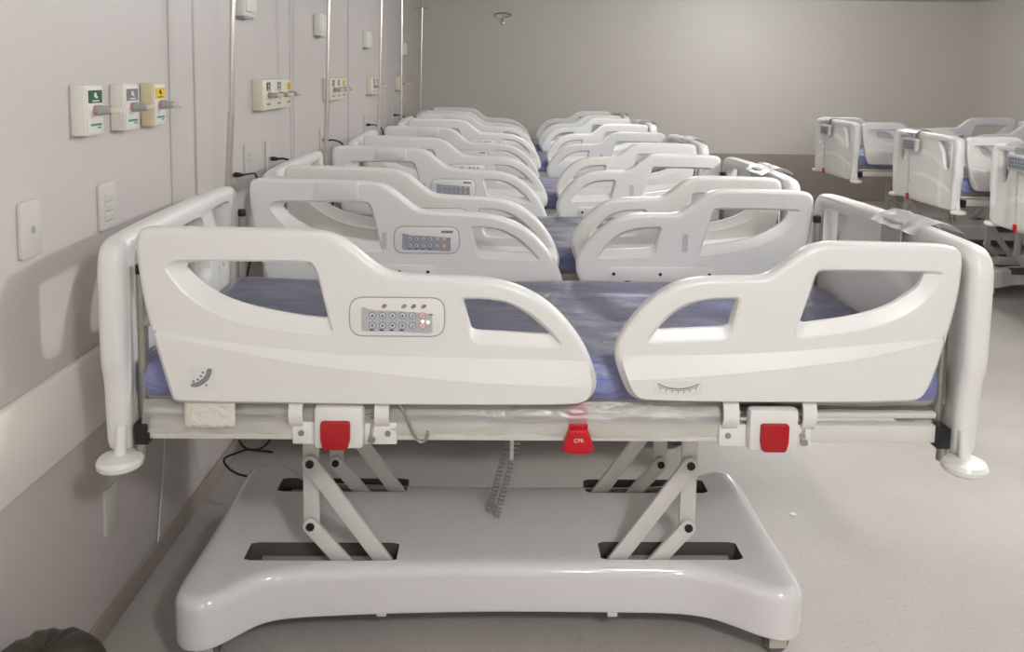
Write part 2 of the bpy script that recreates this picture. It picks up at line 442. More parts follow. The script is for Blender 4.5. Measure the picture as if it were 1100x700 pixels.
def rail(name, outline, holes, cu, cl, sgn, parent):
    mb = MB(); mp = lambda u, v, w: (u, w * sgn, v)
    xa, xb = min(p[0] for p in cu), max(p[0] for p in cu)
    LN = [[(xa + (xb - xa) * i / 12, interp(c, xa + (xb - xa) * i / 12)) for i in range(13)] for c in (cu, cl)]
    cu, cl = LN
    plate(mb, chaikin(outline), [(chaikin(a), chaikin(b)) for a, b in holes], mp, YN, YN + RT, .014, crease(cu, cl), None,
          LN, .024, skip=lambda u, v: interp(cl, u) - .008 < v < interp(cu, u) + .008)
    o = mb.build(name, 'plastic', parent, wn=True); me = o.data; yf = YN - .04
    def on(co, ln): return co.y * sgn < YN + .006 and ln[0][0] - 1e-4 <= co.x <= ln[-1][0] + 1e-4 and abs(co.z - interp(ln, co.x)) < 2e-4
    for e in me.edges:
        a, b = me.vertices[e.vertices[0]].co, me.vertices[e.vertices[1]].co
        if any(on(a, ln) and on(b, ln) for ln in LN): e.use_edge_sharp = True
    return o

def panel(x0, x1, z0, z1, y, sgn, parent, blue, buttons):
    """keypad unit let into a rail: y is the face it sits on, sgn the way it looks (-1 = towards -y)"""
    mp = lambda u, v, w: (u, y + sgn * w, v)
    mb = MB()
    mb.prism(rrect(x0, x1, z0, z1, .022), -.003, .0012, mp, 0, 1)
    mb.prism(rrect(x0 + .003, x1 - .003, z0 + .003, z1 - .003, .020), -.002, .0024, mp, .0008, 0)
    W, Hh = x1 - x0, z1 - z0
    X = lambda t: x0 + W * t
    Z = lambda t: z1 - Hh * t
    pad = [(X(.13), Z(.24)), (X(.24), Z(.33)), (X(.5), Z(.35)), (X(.86), Z(.41)), (X(.87), Z(.86)), (X(.84), Z(.9)), (X(.5), Z(.86)), (X(.13), Z(.86))]
    mb.prism(roundpoly(pad, .008), 0, .0032, mp, 0, 2)
    if not blue:
        for cx, mi in ((.36, 4), (.565, 5), (.665, 6), (.77, 4)):
            mb.prism(rrect(X(cx) - .005, X(cx) + .004, Z(.28), Z(.22), .001), 0, .0031, mp, 0, mi)
            mb.prism(rrect(X(cx) - .002, X(cx) + .007, Z(.25), Z(.18), .001), 0, .0032, mp, 0, 6 if mi == 4 else mi)
    else:
        mb.prism(rrect(X(.72), X(.90), Z(.24), Z(.15), .002), 0, .0031, mp, 0, 5)
    mb.prism(rrect(X(.83), X(.87), Z(.45), Z(.41), .001), 0, .0035, mp, 0, 6)
    if not buttons:
        for i in range(6):
            for j in range(2):
                cx, cz = X(.245 + i * .1035), Z(.46 + j * .25)
                mb.prism(rrect(cx - .0075, cx + .0075, cz - .008, cz + .008, .006), 0, .0036, mp, 0, 7)
    p = mb.build('control_panel', ['plastic', 'grey', 'keyblue' if blue else 'keypad', 'greyprint', 'iconred', 'greyprint', 'icon', 'button'], parent)
    if buttons:
        for i in range(6):
            for j in range(2):
                cx, cz = X(.245 + i * .1035), Z(.46 + j * .25); o = MB()
                c = [(cx + .0088 * math.cos(a * PI / 10), cz + .0088 * math.sin(a * PI / 10)) for a in range(20)]
                o.prism(c, .003, .0045, mp, .0006, 0); o.prism(inset(c, .0017), .003, .0050, mp, .0003, 1)
                if i < 4:
                    up = 1 if j == 0 else -1
                    o.prism([(cx - .0034, cz - .0026 * up), (cx + .0034, cz - .0026 * up), (cx, cz + .0036 * up)], .003, .0054, mp, 0, 2)
                else:
                    o.prism([(cx - .003, cz - .004), (cx - .001, cz - .004), (cx + .004, cz + .003), (cx + .002, cz + .003)], .003, .0054, mp, 0, 2)
                if j == 1 and i < 4: o.prism(rrect(cx - .0075, cx + .003, cz - .0128, cz - .0098, .001), 0, .0037, mp, 0, 2)
                b = o.build('button', ['button' if i < 5 else 'orange', 'buttonin', 'navy' if i < 5 else 'orange'], p)
                if i == 5: tag(b, 'orange-rimmed button at the end of the keypad')
        if not blue:
            o = MB()
            o.cyl(mp(X(.765), Z(.60), .003), mp(X(.765), Z(.60), .005), .0032, 12); o.cyl(mp(X(.822), Z(.62), .003), mp(X(.822), Z(.62), .005), .0034, 12)
            tag(o.build('indicator_light', 'led', p), 'pale lit indicator dots')
    return p

def sticker(x0, x1, z0, z1, y, sgn, parent, kind):
    mp = lambda u, v, w: (u, y + sgn * w, v); mb = MB()
    mb.prism(rrect(x0, x1, z0, z1, .003), -.002, .0008, mp, 0, 0)
    X = lambda t: x0 + (x1 - x0) * t
    Z = lambda t: z0 + (z1 - z0) * t
    def strip(f, n, hw, mi, w):
        t = [f(i / n) for i in range(n + 1)]
        up = [(X(a), Z(b + hw)) for a, b in t]; dn = [(X(a), Z(b - hw)) for a, b in t]
        for i in range(n): mb.add([mp(*up[i], w), mp(*up[i + 1], w), mp(*dn[i + 1], w), mp(*dn[i], w)], [(0, 1, 2, 3)], mi)
    if kind == 'arc':     # curved scale with tick marks, drawn on the foot rail
        f = lambda t: (.07 + .86 * t, .80 - 1.15 * (t - t * t) * 1.3)
        strip(f, 16, .05, 1, .0013)
        g = lambda t: (.09 + .82 * t, .62 - 1.05 * (t - t * t) * 1.2)
        strip(g, 16, .025, 1, .0013)
        for i in range(7):
            a, b = g(i / 6 * .9 + .05); mb.prism([(X(a) - .001, Z(b - .22)), (X(a) + .001, Z(b - .22)), (X(a) + .001, Z(b)), (X(a) - .001, Z(b))], 0, .0012, mp, 0, 1)
    else:                 # banana-like tilt gauge, drawn on the head rail
        pts = [(.12, .26), (.30, .24), (.52, .36), (.70, .56), (.80, .86)]
        P = chaikin([(a, b) for a, b in [(.10, .14), (.32, .13), (.60, .28), (.80, .52), (.90, .86), (.82, .94), (.68, .90), (.66, .70), (.50, .48), (.30, .34), (.12, .30), (.06, .22)]], 2)
        mb.prism([(X(a), Z(b)) for a, b in P], 0, .0012, mp, 0, 1)
        for a, b in ((.18, .38), (.34, .46), (.46, .60), (.54, .76), (.66, .22)):
            mb.prism(rrect(X(a) - .003, X(a) + .003, Z(b) - .0025, Z(b) + .0025, .001), 0, .0012, mp, 0, 1)
    return mb.build('sticker', ['stickerbg', 'greyprint'], parent, fixn=False)

def build_board(name, x, sgn, holes, parent, rz):
    """head or foot board in the y-z plane; sgn = way its outer face looks along x"""
    out = [(-.462, .668), (-.40, .655), (.0, .652), (.40, .655), (.462, .668), (.470, .72), (.476, .86), (.488, .885), (.492, .93), (.492, 1.10), (.490, 1.155), (.468, 1.192), (.42, 1.203),
           (.0, 1.210), (-.42, 1.203), (-.468, 1.192), (-.490, 1.155), (-.492, 1.10), (-.492, .93), (-.488, .885), (-.476, .86), (-.470, .72)]
    def rel(u, v):
        sm = lambda t: max(0, min(1, t)) ** 2 * (3 - 2 * max(0, min(1, t)))
        e = sm((.445 - abs(u)) / .03) * sm((1.175 - v) / .03)
        zc = 1.08 - 1.1 * u * u
        bulge = sm((.30 - abs(u)) / .05) * sm((zc - v) / .04)
        low = sm((.885 - .5 * u * u - v) / .02) * .006
        return -.010 * e + .008 * bulge + low * e
    mb = MB(); mp = lambda u, v, w: (sgn * w, u, v)
    plate(mb, chaikin(out), [(chaikin(h), chaikin(inset(chaikin(h), .006))) for h in holes], mp, .030, -.030, .021, rel, rel, (), .016)
    o = mb.build(name, 'plastic', parent, wn=True); o.location = (x, 0, 0); o.rotation_euler = (0, 0, rz)
    for y in (-.475, .475):
        w = MB(); w.lathe([(.030, -.002), (.046, .001), (.053, .007), (.054, .018), (.048, .027), (.028, .032)], (-.010 * sgn, y * 1.0, .640), (0, 0, 1), 32)
        w.cyl((-.010 * sgn, y, .66), (-.010 * sgn, y * .97, .74), .014)
        w.build('bumper_wheel', 'plastic', o)
    return o

def slot(s):   # grip hole near one end of a board
    h = [(.200, 1.158), (.200, 1.158), (.305, 1.160), (.385, 1.158), (.398, 1.14), (.396, 1.0), (.388, .958), (.350, .945), (.310, .955), (.292, 1.00), (.268, 1.075), (.215, 1.135)]
    return [(a * s, b) for a, b in h]

def make_bed():
    B = thing('hospital_bed', 'x', 'hospital bed')
    # --- base cover
    half = [(-.960, -.345), (-.915, -.368), (-.862, -.352), (-.814, -.304), (-.765, -.252), (-.696, -.230), (-.463, -.212), (-.12, -.200), (.22, -.205), (.40, -.208),
            (.490, -.226), (.560, -.268), (.620, -.310), (.680, -.325), (.722, -.305), (.738, -.255)]
    far = [(x, .06 - y) for x, y in half][::-1]
    out = chaikin([(-.985, -.30)] + half + [(.735, -.10), (.735, .16)] + far + [(-.985, .36), (-.978, .16), (-.978, -.10)], 3)
    ou = resample(out, 220)
    slots = [rrect(-.835, -.400, -.178, -.088, .004), rrect(.188, .602, -.170, -.080, .004), rrect(-.84, -.41, .205, .295, .004), rrect(.188, .600, .205, .295, .004)]
    mb = MB(); zt, zb, r = .215, .072, .034
    inn = inset(ou, r)
    rg = [[(u, v, zb) for u, v in inset(ou, .012)], [(u, v, zb + .004) for u, v in inset(ou, .003)], [(u, v, zb + .014) for u, v in ou], [(u, v, zt - r) for u, v in ou],
          [(u, v, zt - r * .6) for u, v in inset(ou, r * .08)], [(u, v, zt - r * .28) for u, v in inset(ou, r * .3)], [(u, v, zt - r * .08) for u, v in inset(ou, r * .62)], [(u, v, zt) for u, v in inn]]
    mb.rings(rg, cap0=True, cap1=False)
    pts = list(inn); ed = [(i, (i + 1) % len(inn)) for i in range(len(inn))]
    SL = [resample(s, 40) for s in slots]
    for s in SL:
        o0 = len(pts); pts += s; ed += [(o0 + i, o0 + (i + 1) % 40) for i in range(40)]
    gx = -.95
    while gx < .72:
        gy = -.3
        while gy < .38:
            if inpoly(gx, gy, inset(inn, .01)) and not any(inpoly(gx, gy, inset(s, -.006)) for s in SL): pts.append((gx, gy))
            gy += .05
        gx += .05
    ov, oe, of, orv, _, _ = delaunay_2d_cdt([Vector(p) for p in pts], ed, [], 0, 1e-6)
    top = lambda x, y: zt
    F = [f for f in of if abs((ov[f[1]] - ov[f[0]]).cross(ov[f[2]] - ov[f[0]])) > 4e-8 and inpoly(sum(ov[i].x for i in f) / 3, sum(ov[i].y for i in f) / 3, inn) and not any(inpoly(sum(ov[i].x for i in f) / 3, sum(ov[i].y for i in f) / 3, s) for s in SL)]
    mb.add([(p.x, p.y, zt) for p in ov], F)
    base = mb.build('base_cover', 'base', B, weld=True, wn=True)
    for s in SL:
        t = MB(); t.rings([[(u, v, zt - .0005) for u, v in s], [(u, v, zt - .055) for u, v in s]], cap0=False, cap1=True)
        xs, ys = [p[0] for p in s], [p[1] for p in s]; xm, ym = sum(xs) / len(xs), sum(ys) / len(ys)
        t.box((xm, ym + .018, zt - .04), (.36, .016, .022), .002, 1); t.cyl((xm, ym - .02, zt - .035), (xm + .14, ym - .02, zt - .035), .010, 12, 1)
        tx = t.build('slot_recess', ['dark', 'grey'], base, fixn=False)
    for x, y in ((-.90, -.29), (.67, -.25), (-.90, .35), (.67, .31)):
        c = MB()
        c.cyl((x, y, .045), (x, y, .09), .026, 20, 0, .004)
        c.box((x, y - .028, .055), (.05, .008, .06), .003); c.box((x, y + .028, .055), (.05, .008, .06), .003)
        cc = c.build('caster', 'caster', B)
        w = MB(); w.lathe([(.016, -.021), (.030, -.021), (.035, -.015), (.035, .015), (.030, .021), (.016, .021)], (x, y, .035), (0, 1, 0), 24); w.build('wheel', 'rubber', cc)
    for x in (-.44, .22):
        n_ = MB(); n_.box((x, -.19, .067), (.03, .02, .016), .004); n_.build('base_tab', 'base', base)
    # --- frame and deck
    f = MB()
    for y in (-.435, .435):
        f.box((0, y, .722), (1.95, .032, .046), .006)
    for x in (-.96, -.65, -.2, .44, .96): f.box((x, 0, .722), (.05, .85, .04), .004)
    f.box((0, 0, .757), (1.98, .84, .016), .004)
    for y in (-.13, .25): f.box((-.10, y, .66), (1.3, .04, .06), .006)
    fr = f.build('bed_frame', 'cream', B)
    for sx in (-1, 1):
        for sy in (-1, 1):
            s = MB(); s.box((.988 * sx, .44 * sy, .716), (.034, .045, .054), .004)
            k = s.build('corner_socket', 'black', B)
            s = MB(); s.cyl((.996 * sx, .44 * sy, .652), (.996 * sx, .44 * sy, .692), .012, 14); tag(s.build('socket_stub', 'steel', k), 'metal stub below the black socket')
            t = MB(); t.cyl((1.0 * sx, .405 * sy, .73), (1.0 * sx, .405 * sy, 1.10), .0125, 16); t.cyl((1.0 * sx, .405 * sy, 1.10), (1.0 * sx, .405 * sy, 1.125), .0135, 16, 1, .004)
            t.box((.984 * sx, .405 * sy, .98), (.03, .02, .018), .003)
            tag(t.build('board_post', ['steel', 'black'], B), 'metal tube with a black cap')
    # --- lifting arms
    def bar(p, q, w, y, d, name='lift_arm'):
        p, q = Vector(p), Vector(q); u = (q - p).normalized(); n = Vector((-u.y, u.x)); h = w / 2; poly = []
        for k in range(9):
            a = -PI / 2 + PI * k / 8; poly.append(q + u * math.cos(a) * h + n * math.sin(a) * h)
        for k in range(9):
            a = PI / 2 + PI * k / 8; poly.append(p + u * math.cos(a) * h + n * math.sin(a) * h)
        mb = MB(); mb.prism([(v.x, v.y) for v in poly], y, y + d, lambda a, b, c: (a, c, b), .002)
        o = mb.build(name, 'cream', B)
        return o
    def bolt(p, y, par, r=.012):
        mb = MB(); mb.cyl((p[0], y, p[1]), (p[0], y - .004, p[1]), r, 16); mb.build('pivot_bolt', 'bolt', par)
    for y in (-.14, .24):
        for x0, s in ((-.648, 1), (.440, -1)):
            top_, mid_ = (x0, .491), (x0, .304)
            v = bar((x0 - .002 * s, .69), mid_, .046, y, .014)
            dg = bar(top_, (x0 + .215 * s, .19), .046, y - .018, .014)
            sh = bar(mid_, (x0 + .108 * s, .178), .044, y - .018, .014)
            bolt(top_, y - .018, dg); bolt(mid_, y - .018, sh); bolt((x0 + .215 * s, .196), y - .018, dg, .008)
    # --- headboard and footboard
    zig = [(-.10, 1.155), (.10, 1.155), (.118, 1.14), (.165, 1.05), (.185, .965), (.16, .94), (-.16, .94), (-.185, .965), (-.165, 1.05), (-.118, 1.14)]
    build_board('headboard', -1.054, -1, [slot(1), slot(-1), zig], B, .022)
    build_board('footboard', 1.045, 1, [slot(1), slot(-1)], B, 0)
    # --- side rails with their mounts
    for sgn in (1, -1):
        hr = rail('head_rail', HEAD, [(HW1o, HW1i), (HW2o, HW2i)], HCU, HCL, sgn, B)
        ft = rail('foot_rail', FOOT, [(FW1o, FW1i), (FW2o, FW2i)], FCU, FCL, sgn, B)
        panel(-.480, -.250, .970, 1.068, YN * sgn, -sgn, B, False, sgn == 1)
        panel(-.480, -.250, .970, 1.068, (YN + RT) * sgn, sgn, B, True, sgn == -1)
        sticker(-.860, -.797, .838, .896, (YN - .0097) * sgn, -sgn, hr, 'gauge')
        sticker(.254, .371, .838, .872, (YN - .0172) * sgn, -sgn, ft, 'arc')
        yi = (YN + RT) * sgn
        for x0, x1, par, scr in ((-.62, -.335, hr, (-.585, -.46, -.36)), (.275, .655, ft, (.295, .46, .635))):
            mp_ = MB(); mp_.prism(rrect(x0, x1, .825, .93, .012), -.002, .004, lambda u, v, w: (u, yi + sgn * w, v), .0012)
            p_ = mp_.build('mounting_plate', 'plastic', par)
            for x in scr:
                q = MB(); q.cyl((x, yi + sgn * .003, .905), (x, yi + sgn * .006, .905), .006, 12); q.build('screw', 'bolt', p_)
            for x in (((x0 + x1) / 2 + .06,) if par is hr else ((x0 + .07), (x1 - .09))):
                q = MB(); q.box((x, yi + sgn * .004, .862), (.05, .010, .012), .003); q.box((x, yi + sgn * .004, .872), (.02, .010, .018), .003); q.build('latch', 'black', p_)
        g = MB(); g.prism(rrect(-.755, -.605, 1.160, 1.222, .006), -.002, .006, lambda u, v, w: (u, yi + sgn * w, v), .002); g.build('hand_grip', 'plastic', hr)
        g = MB(); g.prism(rrect(-.522, -.505, .985, 1.045, .004), -.002, .0012, lambda u, v, w: (u, yi + sgn * w, v), 0, 0); g.build('grip_slot', 'greylt', hr)
        g = MB(); g.prism(rrect(.535, .555, .985, 1.050, .004), -.002, .0012, lambda u, v, w: (u, yi + sgn * w, v), 0, 0); g.build('grip_slot', 'greylt', ft)
        # mounts under each rail
        for (h0, h1, l0, l1, st, pl) in ((-.566, -.446, -.548, -.477, ((-.627, -.594), (-.420, -.385)), ((-.622, -.566), (-.446, -.367))),
                                         (.494, .618, .521, .590, ((.432, .470), (.628, .662)), ((.426, .494), (.618, .655)))):
            Y = lambda y: y * sgn
            m = MB()
            m.box(((h0 + h1) / 2, Y(-.462), .742), (h1 - h0, .036, .108), .012)
            for a, b in pl: m.box(((a + b) / 2, Y(-.454), .721), (b - a, .012, .056), .003)
            for a, b in st:
                cx = (a + b) / 2
                prof = [(-.452, .83), (-.468, .795), (-.472, .77), (-.464, .748), (-.452, .735)]
                m.rings([[(cx - (b - a) / 2, Y(y - .004), z), (cx + (b - a) / 2, Y(y - .004), z), (cx + (b - a) / 2, Y(y + .004), z), (cx - (b - a) / 2, Y(y + .004), z)] for y, z in curve_pts([(p[0], p[1], 0) for p in prof], 4) for y, z in [(y, z)]] if False else
                        [[(cx - (b - a) / 2, Y(q.x - .004), q.y), (cx + (b - a) / 2, Y(q.x - .004), q.y), (cx + (b - a) / 2, Y(q.x + .004), q.y), (cx - (b - a) / 2, Y(q.x + .004), q.y)] for q in curve_pts([(p[0], p[1], 0) for p in prof], 4)])
            mo = m.build('rail_mount', 'plastic', B)
            for a, b in pl:
                q = MB(); xx = a + .022 if a < h0 else b - .022; q.cyl((xx, Y(-.459), .722), (xx, Y(-.463), .722), .0075, 14); q.cyl((xx, Y(-.462), .722), (xx, Y(-.464), .722), .004, 10)
                q.build('bolt_head', 'steel', mo)
            q = MB(); xx = h1 + .014
            q.box((xx + .004, Y(-.452), .733), (.016, .016, .05), .003, rot=Matrix.Rotation(.15, 3, 'Y')); q.cyl((xx - .01, Y(-.455), .765), (xx + .025, Y(-.455), .765), .004, 10); q.cyl((xx + .004, Y(-.446), .708), (xx + .004, Y(-.470), .708), .009, 12)
            q.build('hinge', 'steel', mo)
            lv = MB()
            shape = roundpoly([(l0, .762), (l1, .762), (l1, .716), (l1 - .006, .692), (l0 + .006, .692), (l0, .716)], .008)
            lv.prism(shape, -.492, -.470, lambda u, v, w: (u, w * sgn, v), .004)
            tag(lv.build('release_lever', 'red', B), 'dark red release lever')
        # CPR handle
        c = MB()
        mp_ = lambda u, v, w: (u, w * sgn, v)
        c.prism(roundpoly([(.053, .738), (.101, .738), (.114, .700), (.118, .684), (.100, .676), (.058, .676), (.038, .684), (.042, .700)], .012), -.474, -.452, mp_, .005)
        c.box((.078, -.4365 * sgn, .768), (.048, .006, .05), .002); c.box((.078, -.452 * sgn, .742), (.048, .02, .012), .002)
        ch = c.build('cpr_handle', 'red2', B); tag(ch, 'bright red paddle handle lettered CPR')
        if sgn == 1: CPR.append(ch)
    # --- coiled cables and wires under the deck
    for k, (dx, x0, x1) in enumerate(((0, .017, -.115), (1, -.006, -.140))):
        n_ = 460; P = []
        for i in range(n_ + 1):
            t = i / n_; a = t * 40 * 2 * PI
            cx = x0 + (x1 - x0) * t; z = .735 - t * (.735 - .205)
            P.append((cx + .009 * math.cos(a), .05 + k * .03 + .009 * math.sin(a), z))
        w = MB(); w.tube(P, .0024, 6); w.build('coiled_cable', 'grey', B)
    w = MB(); w.tube(curve_pts([(-.365, -.455, .80), (-.345, -.459, .765), (-.328, -.461, .725), (-.312, -.461, .702), (-.297, -.461, .706), (-.290, -.461, .728)], 6), .0035, 8)
    w.build('wire_hook', 'steel', B)
    w = MB(); w.box((-.070, -.02, .57), (.012, .012, .26), .003); w.build('strut', 'plastic', B)
    return B
CPR = []
bed = make_bed()

# lettering on the CPR handle of the nearest bed
def text_mesh(txt, size, parent, M4, m, name='lettering'):
    cu = bpy.data.curves.new('t', 'FONT'); cu.body = txt; cu.size = size; cu.align_x = 'CENTER'; cu.align_y = 'CENTER'; cu.extrude = .0006
    o = bpy.data.objects.new('t', cu); COL.objects.link(o); bpy.context.view_layer.update()
    me = bpy.data.meshes.new_from_object(o.evaluated_get(bpy.context.evaluated_depsgraph_get()))
    bpy.data.objects.remove(o); me.materials.clear(); me.materials.append(M[m])
    q = bpy.data.objects.new(name, me); COL.objects.link(q); q.parent = parent; q.matrix_local = M4; return q
RX = Matrix.Rotation(PI / 2, 4, 'X')
text_mesh('CPR', .0135, CPR[0], Matrix.Translation((.078, -.4745, .712)) @ RX, 'whiteprint')

LEFT = [(.10, 2.375, .021), (.10, 3.665, .004), (.13, 5.26, .008), (.17, 7.15, .004), (.16, 8.62, .0)]
RIGHT = [(4.31, 4.90, PI), (4.31, 6.27, PI), (4.31, 7.99, PI)]
ORD = ['nearest', 'second', 'third', 'fourth', 'fifth']
GL, GR = 'hospital beds along the left wall', 'hospital beds along the right wall'
BL = ['white hospital bed nearest the camera, raised on scissor arms over a glossy base',
      'white hospital bed directly behind the nearest one along the left wall',
      'white hospital bed third from the camera in the left wall row',
      'white hospital bed fourth from the camera in the left wall row',
      'white hospital bed farthest in the left row, before the back wall']
BR = ['white hospital bed at the right edge of the photo, its footboard cut by the frame',
      'white hospital bed in the middle of the right wall row, footboard facing left',
      'white hospital bed farthest in the right wall row, nearest the back wall']
bed.location = (LEFT[0][0], LEFT[0][1], 0); bed.rotation_euler.z = LEFT[0][2]
tag(bed, BL[0], 'hospital bed', GL)
beds_l = [bed]; beds_r = []
for i, (x, y, a) in enumerate(LEFT[1:], 1):
    b = copy_tree(bed, None, ('lettering',) + (('button', 'indicator_light') if i > 2 else ()))
    b.location = (x, y, 0); b.rotation_euler.z = a; tag(b, BL[i], 'hospital bed', GL); beds_l.append(b)
for i, (x, y, a) in enumerate(RIGHT):
    b = copy_tree(bed, None, ('lettering', 'button', 'indicator_light'))
    b.location = (x, y, 0); b.rotation_euler.z = a; tag(b, BR[i], 'hospital bed', GR); beds_r.append(b)

# ------------------------------------------------------------------ mattresses in clear plastic
def pad_rings(x0, x1, hy, z0, z1, r, amp, seed, nx=110, nk=72, sag=0.):
    sec = resample(roundpoly([(-hy, z0), (hy, z0), (hy, z1), (-hy, z1)], r * 1.5, 8), nk)
    cz = (z0 + z1) / 2; rings = []
    st = [0, .12, .35, .65] ; xs = [(x0 + r * t, (1 - t)) for t in (0, .15, .4, .7)] + [(x0 + r + (x1 - x0 - 2 * r) * i / nx, 0) for i in range(nx + 1)] + [(x1 - r * t, (1 - t)) for t in (.7, .4, .15, 0)]
    for x, e in xs:
        ins = r * (1 - math.sqrt(max(0, 1 - e * e))); ring = []
        for u, v in (inset(sec, ins) if ins > 1e-6 else sec):
            a = noise.noise(Vector((x * 3.1 + seed, u * 9, v * 9))) + .6 * noise.noise(Vector((x * 9 + u * 6, u * 22 - x * 3, v * 26 + seed)))
            d = amp * a
            l = math.hypot(u / hy, (v - cz) / (z1 - cz))
            ring.append((x + d * .5, u + d * (u / hy), v + d * ((v - cz) / (z1 - cz)) - (sag if v < cz and False else 0)))
        rings.append(ring)
    return rings
def make_mattress():
    T = thing('mattress', 'x', 'mattress')
    mb = MB(); mb.rings(pad_rings(-1.018, 1.005, .419, .767, .885, .035, .004, 1.))
    for i, f in enumerate(mb.f):
        zc = sum(mb.v[k][2] for k in f) / len(f)
        if zc < .792: mb.m[i] = 1
    mb.build('mattress_pad', ['blue', 'ticking'], T, angle=80)
    w = MB(); R = pad_rings(-1.022, 1.009, .4225, .763, .891, .035, .0055, 5.)
    w.rings(R, cap0=True, cap1=True)
    w.build('plastic_wrap', 'film', T, angle=80)
    # loose hem of the wrap hanging over the side of the frame
    n = 120; rows = []
    for k in range(7):
        t = k / 6; row = []
        for i in range(n + 1):
            x = -.985 + 1.455 * i / n
            zz = .797 - t * (.078 + .016 * noise.noise(Vector((x * 2.3, 0, 3))) + .006 * noise.noise(Vector((x * 11, 1, 3))))
            yy = -.440 - .019 * min(1, t * 2.2) + .004 * noise.noise(Vector((x * 9, t * 4, 7)))
            row.append((x, yy, zz))
        rows.append(row)
    w = MB(); w.rings(rows, False, False, 0, closed=False)
    tag(w.build('plastic_hem', 'film2', T, angle=180, fixn=False), 'crumpled clear plastic hem hanging below the rails')
    return T
mt = make_mattress()
MG = 'plastic-wrapped mattresses'
def place_like(o, b): o.location = b.location; o.rotation_euler = b.rotation_euler
ML = ['blue mattress in clear plastic on the nearest hospital bed'] + \
     ['blue mattress in clear plastic on the bed directly behind the nearest one',
      'blue mattress in clear plastic on the third bed of the left row',
      'blue mattress in clear plastic on the fourth bed of the left row',
      'blue mattress in clear plastic on the farthest bed of the left row']
MR = ['dark blue mattress on the bed cut by the right edge of the photo',
      'dark blue mattress on the middle bed of the right wall row',
      'dark blue mattress on the farthest bed of the right wall row']
tag(mt, ML[0], 'mattress', MG); place_like(mt, bed)
for b, l in list(zip(beds_l[1:], ML[1:])) + list(zip(beds_r, MR)):
    c = copy_tree(mt); place_like(c, b); tag(c, l, 'mattress', MG)
# paper strip stuck on the nearest mattress wrap
rows = [[(-.880 + .122 * i / 14 + .003 * noise.noise(Vector((i, k, 2))), -.463 - .003 * abs(noise.noise(Vector((i * .7, k * .9, 5)))), .802 - .066 * k / 8 + .004 * noise.noise(Vector((i * .5, 3, k * .2))) * (k == 8)) for i in range(15)] for k in range(9)]
w = MB(); w.rings(rows, False, False, 0, closed=False)
o = w.build('paper_strip', 'paper', mt, angle=180, fixn=False)
sm = o.modifiers.new('thick', 'SOLIDIFY'); sm.thickness = .001
tag(o, 'crinkled white paper strip below the head rail')

rows = []
for k in range(9):
    row = []
    for i in range(19):
        u, v = k / 8, i / 18
        row.append((1.004 - .006 * u + .006 * noise.noise(Vector((u * 4, v * 6, 2))), -.425 + .22 * u + .008 * noise.noise(Vector((u * 5, v * 7, 8))), .775 + .125 * v * (1 - .25 * u) + .008 * noise.noise(Vector((u * 6, v * 3, 5)))))
    rows.append(row)
w = MB(); w.rings(rows, False, False, 0, closed=False)
tag(w.build('plastic_fold', 'film2', mt, angle=180, fixn=False), 'crumpled plastic fold beside the footboard')

# ------------------------------------------------------------------ hand controls hung on the footboards
def make_control():
    T = thing('hand_control', 'x', 'hand control')
    mb = MB(); mp = lambda u, v, w: (w, u, v)
    mb.prism(roundpoly([(-.10, .00), (.10, .00), (.115, .105), (-.115, .105)], .02), .045, .075, mp, .006)
    body = mb.build('housing', 'greylt', T)
    k = MB(); k.prism(roundpoly([(-.085, .015), (.085, .015), (.098, .092), (-.098, .092)], .012), .070, .0765, mp, .001)
    for i in range(6):
        for j in range(3): k.prism(rrect(-.068 + i * .027 - .009, -.068 + i * .027 + .009, .025 + j * .023, .040 + j * .023, .004), .075, .0785, mp, .0006, 1)
    k.build('keypad', ['keyblue', 'button'], body)
    h = MB(); pr = [(.060, .09), (.058, .150), (.040, .166), (0, .170), (-.040, .166), (-.052, .150), (-.055, .095)]
    h.rings([[(q.x, -.055, q.y), (q.x, .055, q.y), (q.x * .93, .055, q.y - .007), (q.x * .93, -.055, q.y - .007)] for q in curve_pts([(a, b, 0) for a, b in pr], 5)])
    h.build('hook', 'grey', T)
    c = MB(); P = []
    for i in range(241):
        t = i / 240; P.append((.066 + .006 * math.cos(t * 26 * 2 * PI), -.005 + .02 * t + .006 * math.sin(t * 26 * 2 * PI), .005 - t * .33))
    c.tube(P, .0022, 5); c.build('coiled_cord', 'grey', T)
    r = MB(); r.box((.068, .012, -.355), (.018, .024, .05), .004); tag(r.build('plug', 'red', T), 'small red plug at the end of the cord')
    n = 14; rows = []
    for i in range(n + 1):
        s = i / n; row = []
        for j in range(13):
            y = -.14 + .25 * j / 12
            q = (-.062 + .14 * s); z = .180 - 6.5 * (q - .01) ** 2 + .004 * noise.noise(Vector((s * 4, j * .6, 1)))
            row.append((q + .004 * noise.noise(Vector((j * .5, s * 3, 9))), y + .01 * noise.noise(Vector((s * 5, 3, 4))), z))
        rows.append(row)
    p = MB(); p.rings(rows, False, False, 0, closed=False)
    tag(p.build('plastic_bag', 'film3', T, angle=180, fixn=False), 'clear plastic bag draped over the hook')
    return T
hc = make_control(); GH = 'hand controls on the footboards'
CL = ['grey hand control hooked over the footboard of the nearest bed',
      'grey hand control hooked over the footboard of the bed behind the nearest one',
      'grey hand control hooked over the footboard of the third left row bed',
      'grey hand control hooked over the footboard of the fourth left row bed',
      'grey hand control hooked over the footboard of the farthest left row bed',
      'grey keypad control hanging on the footboard cut by the right photo edge',
      'grey keypad control hanging on the middle footboard of the right row',
      'grey keypad control hanging on the farthest footboard of the right row']
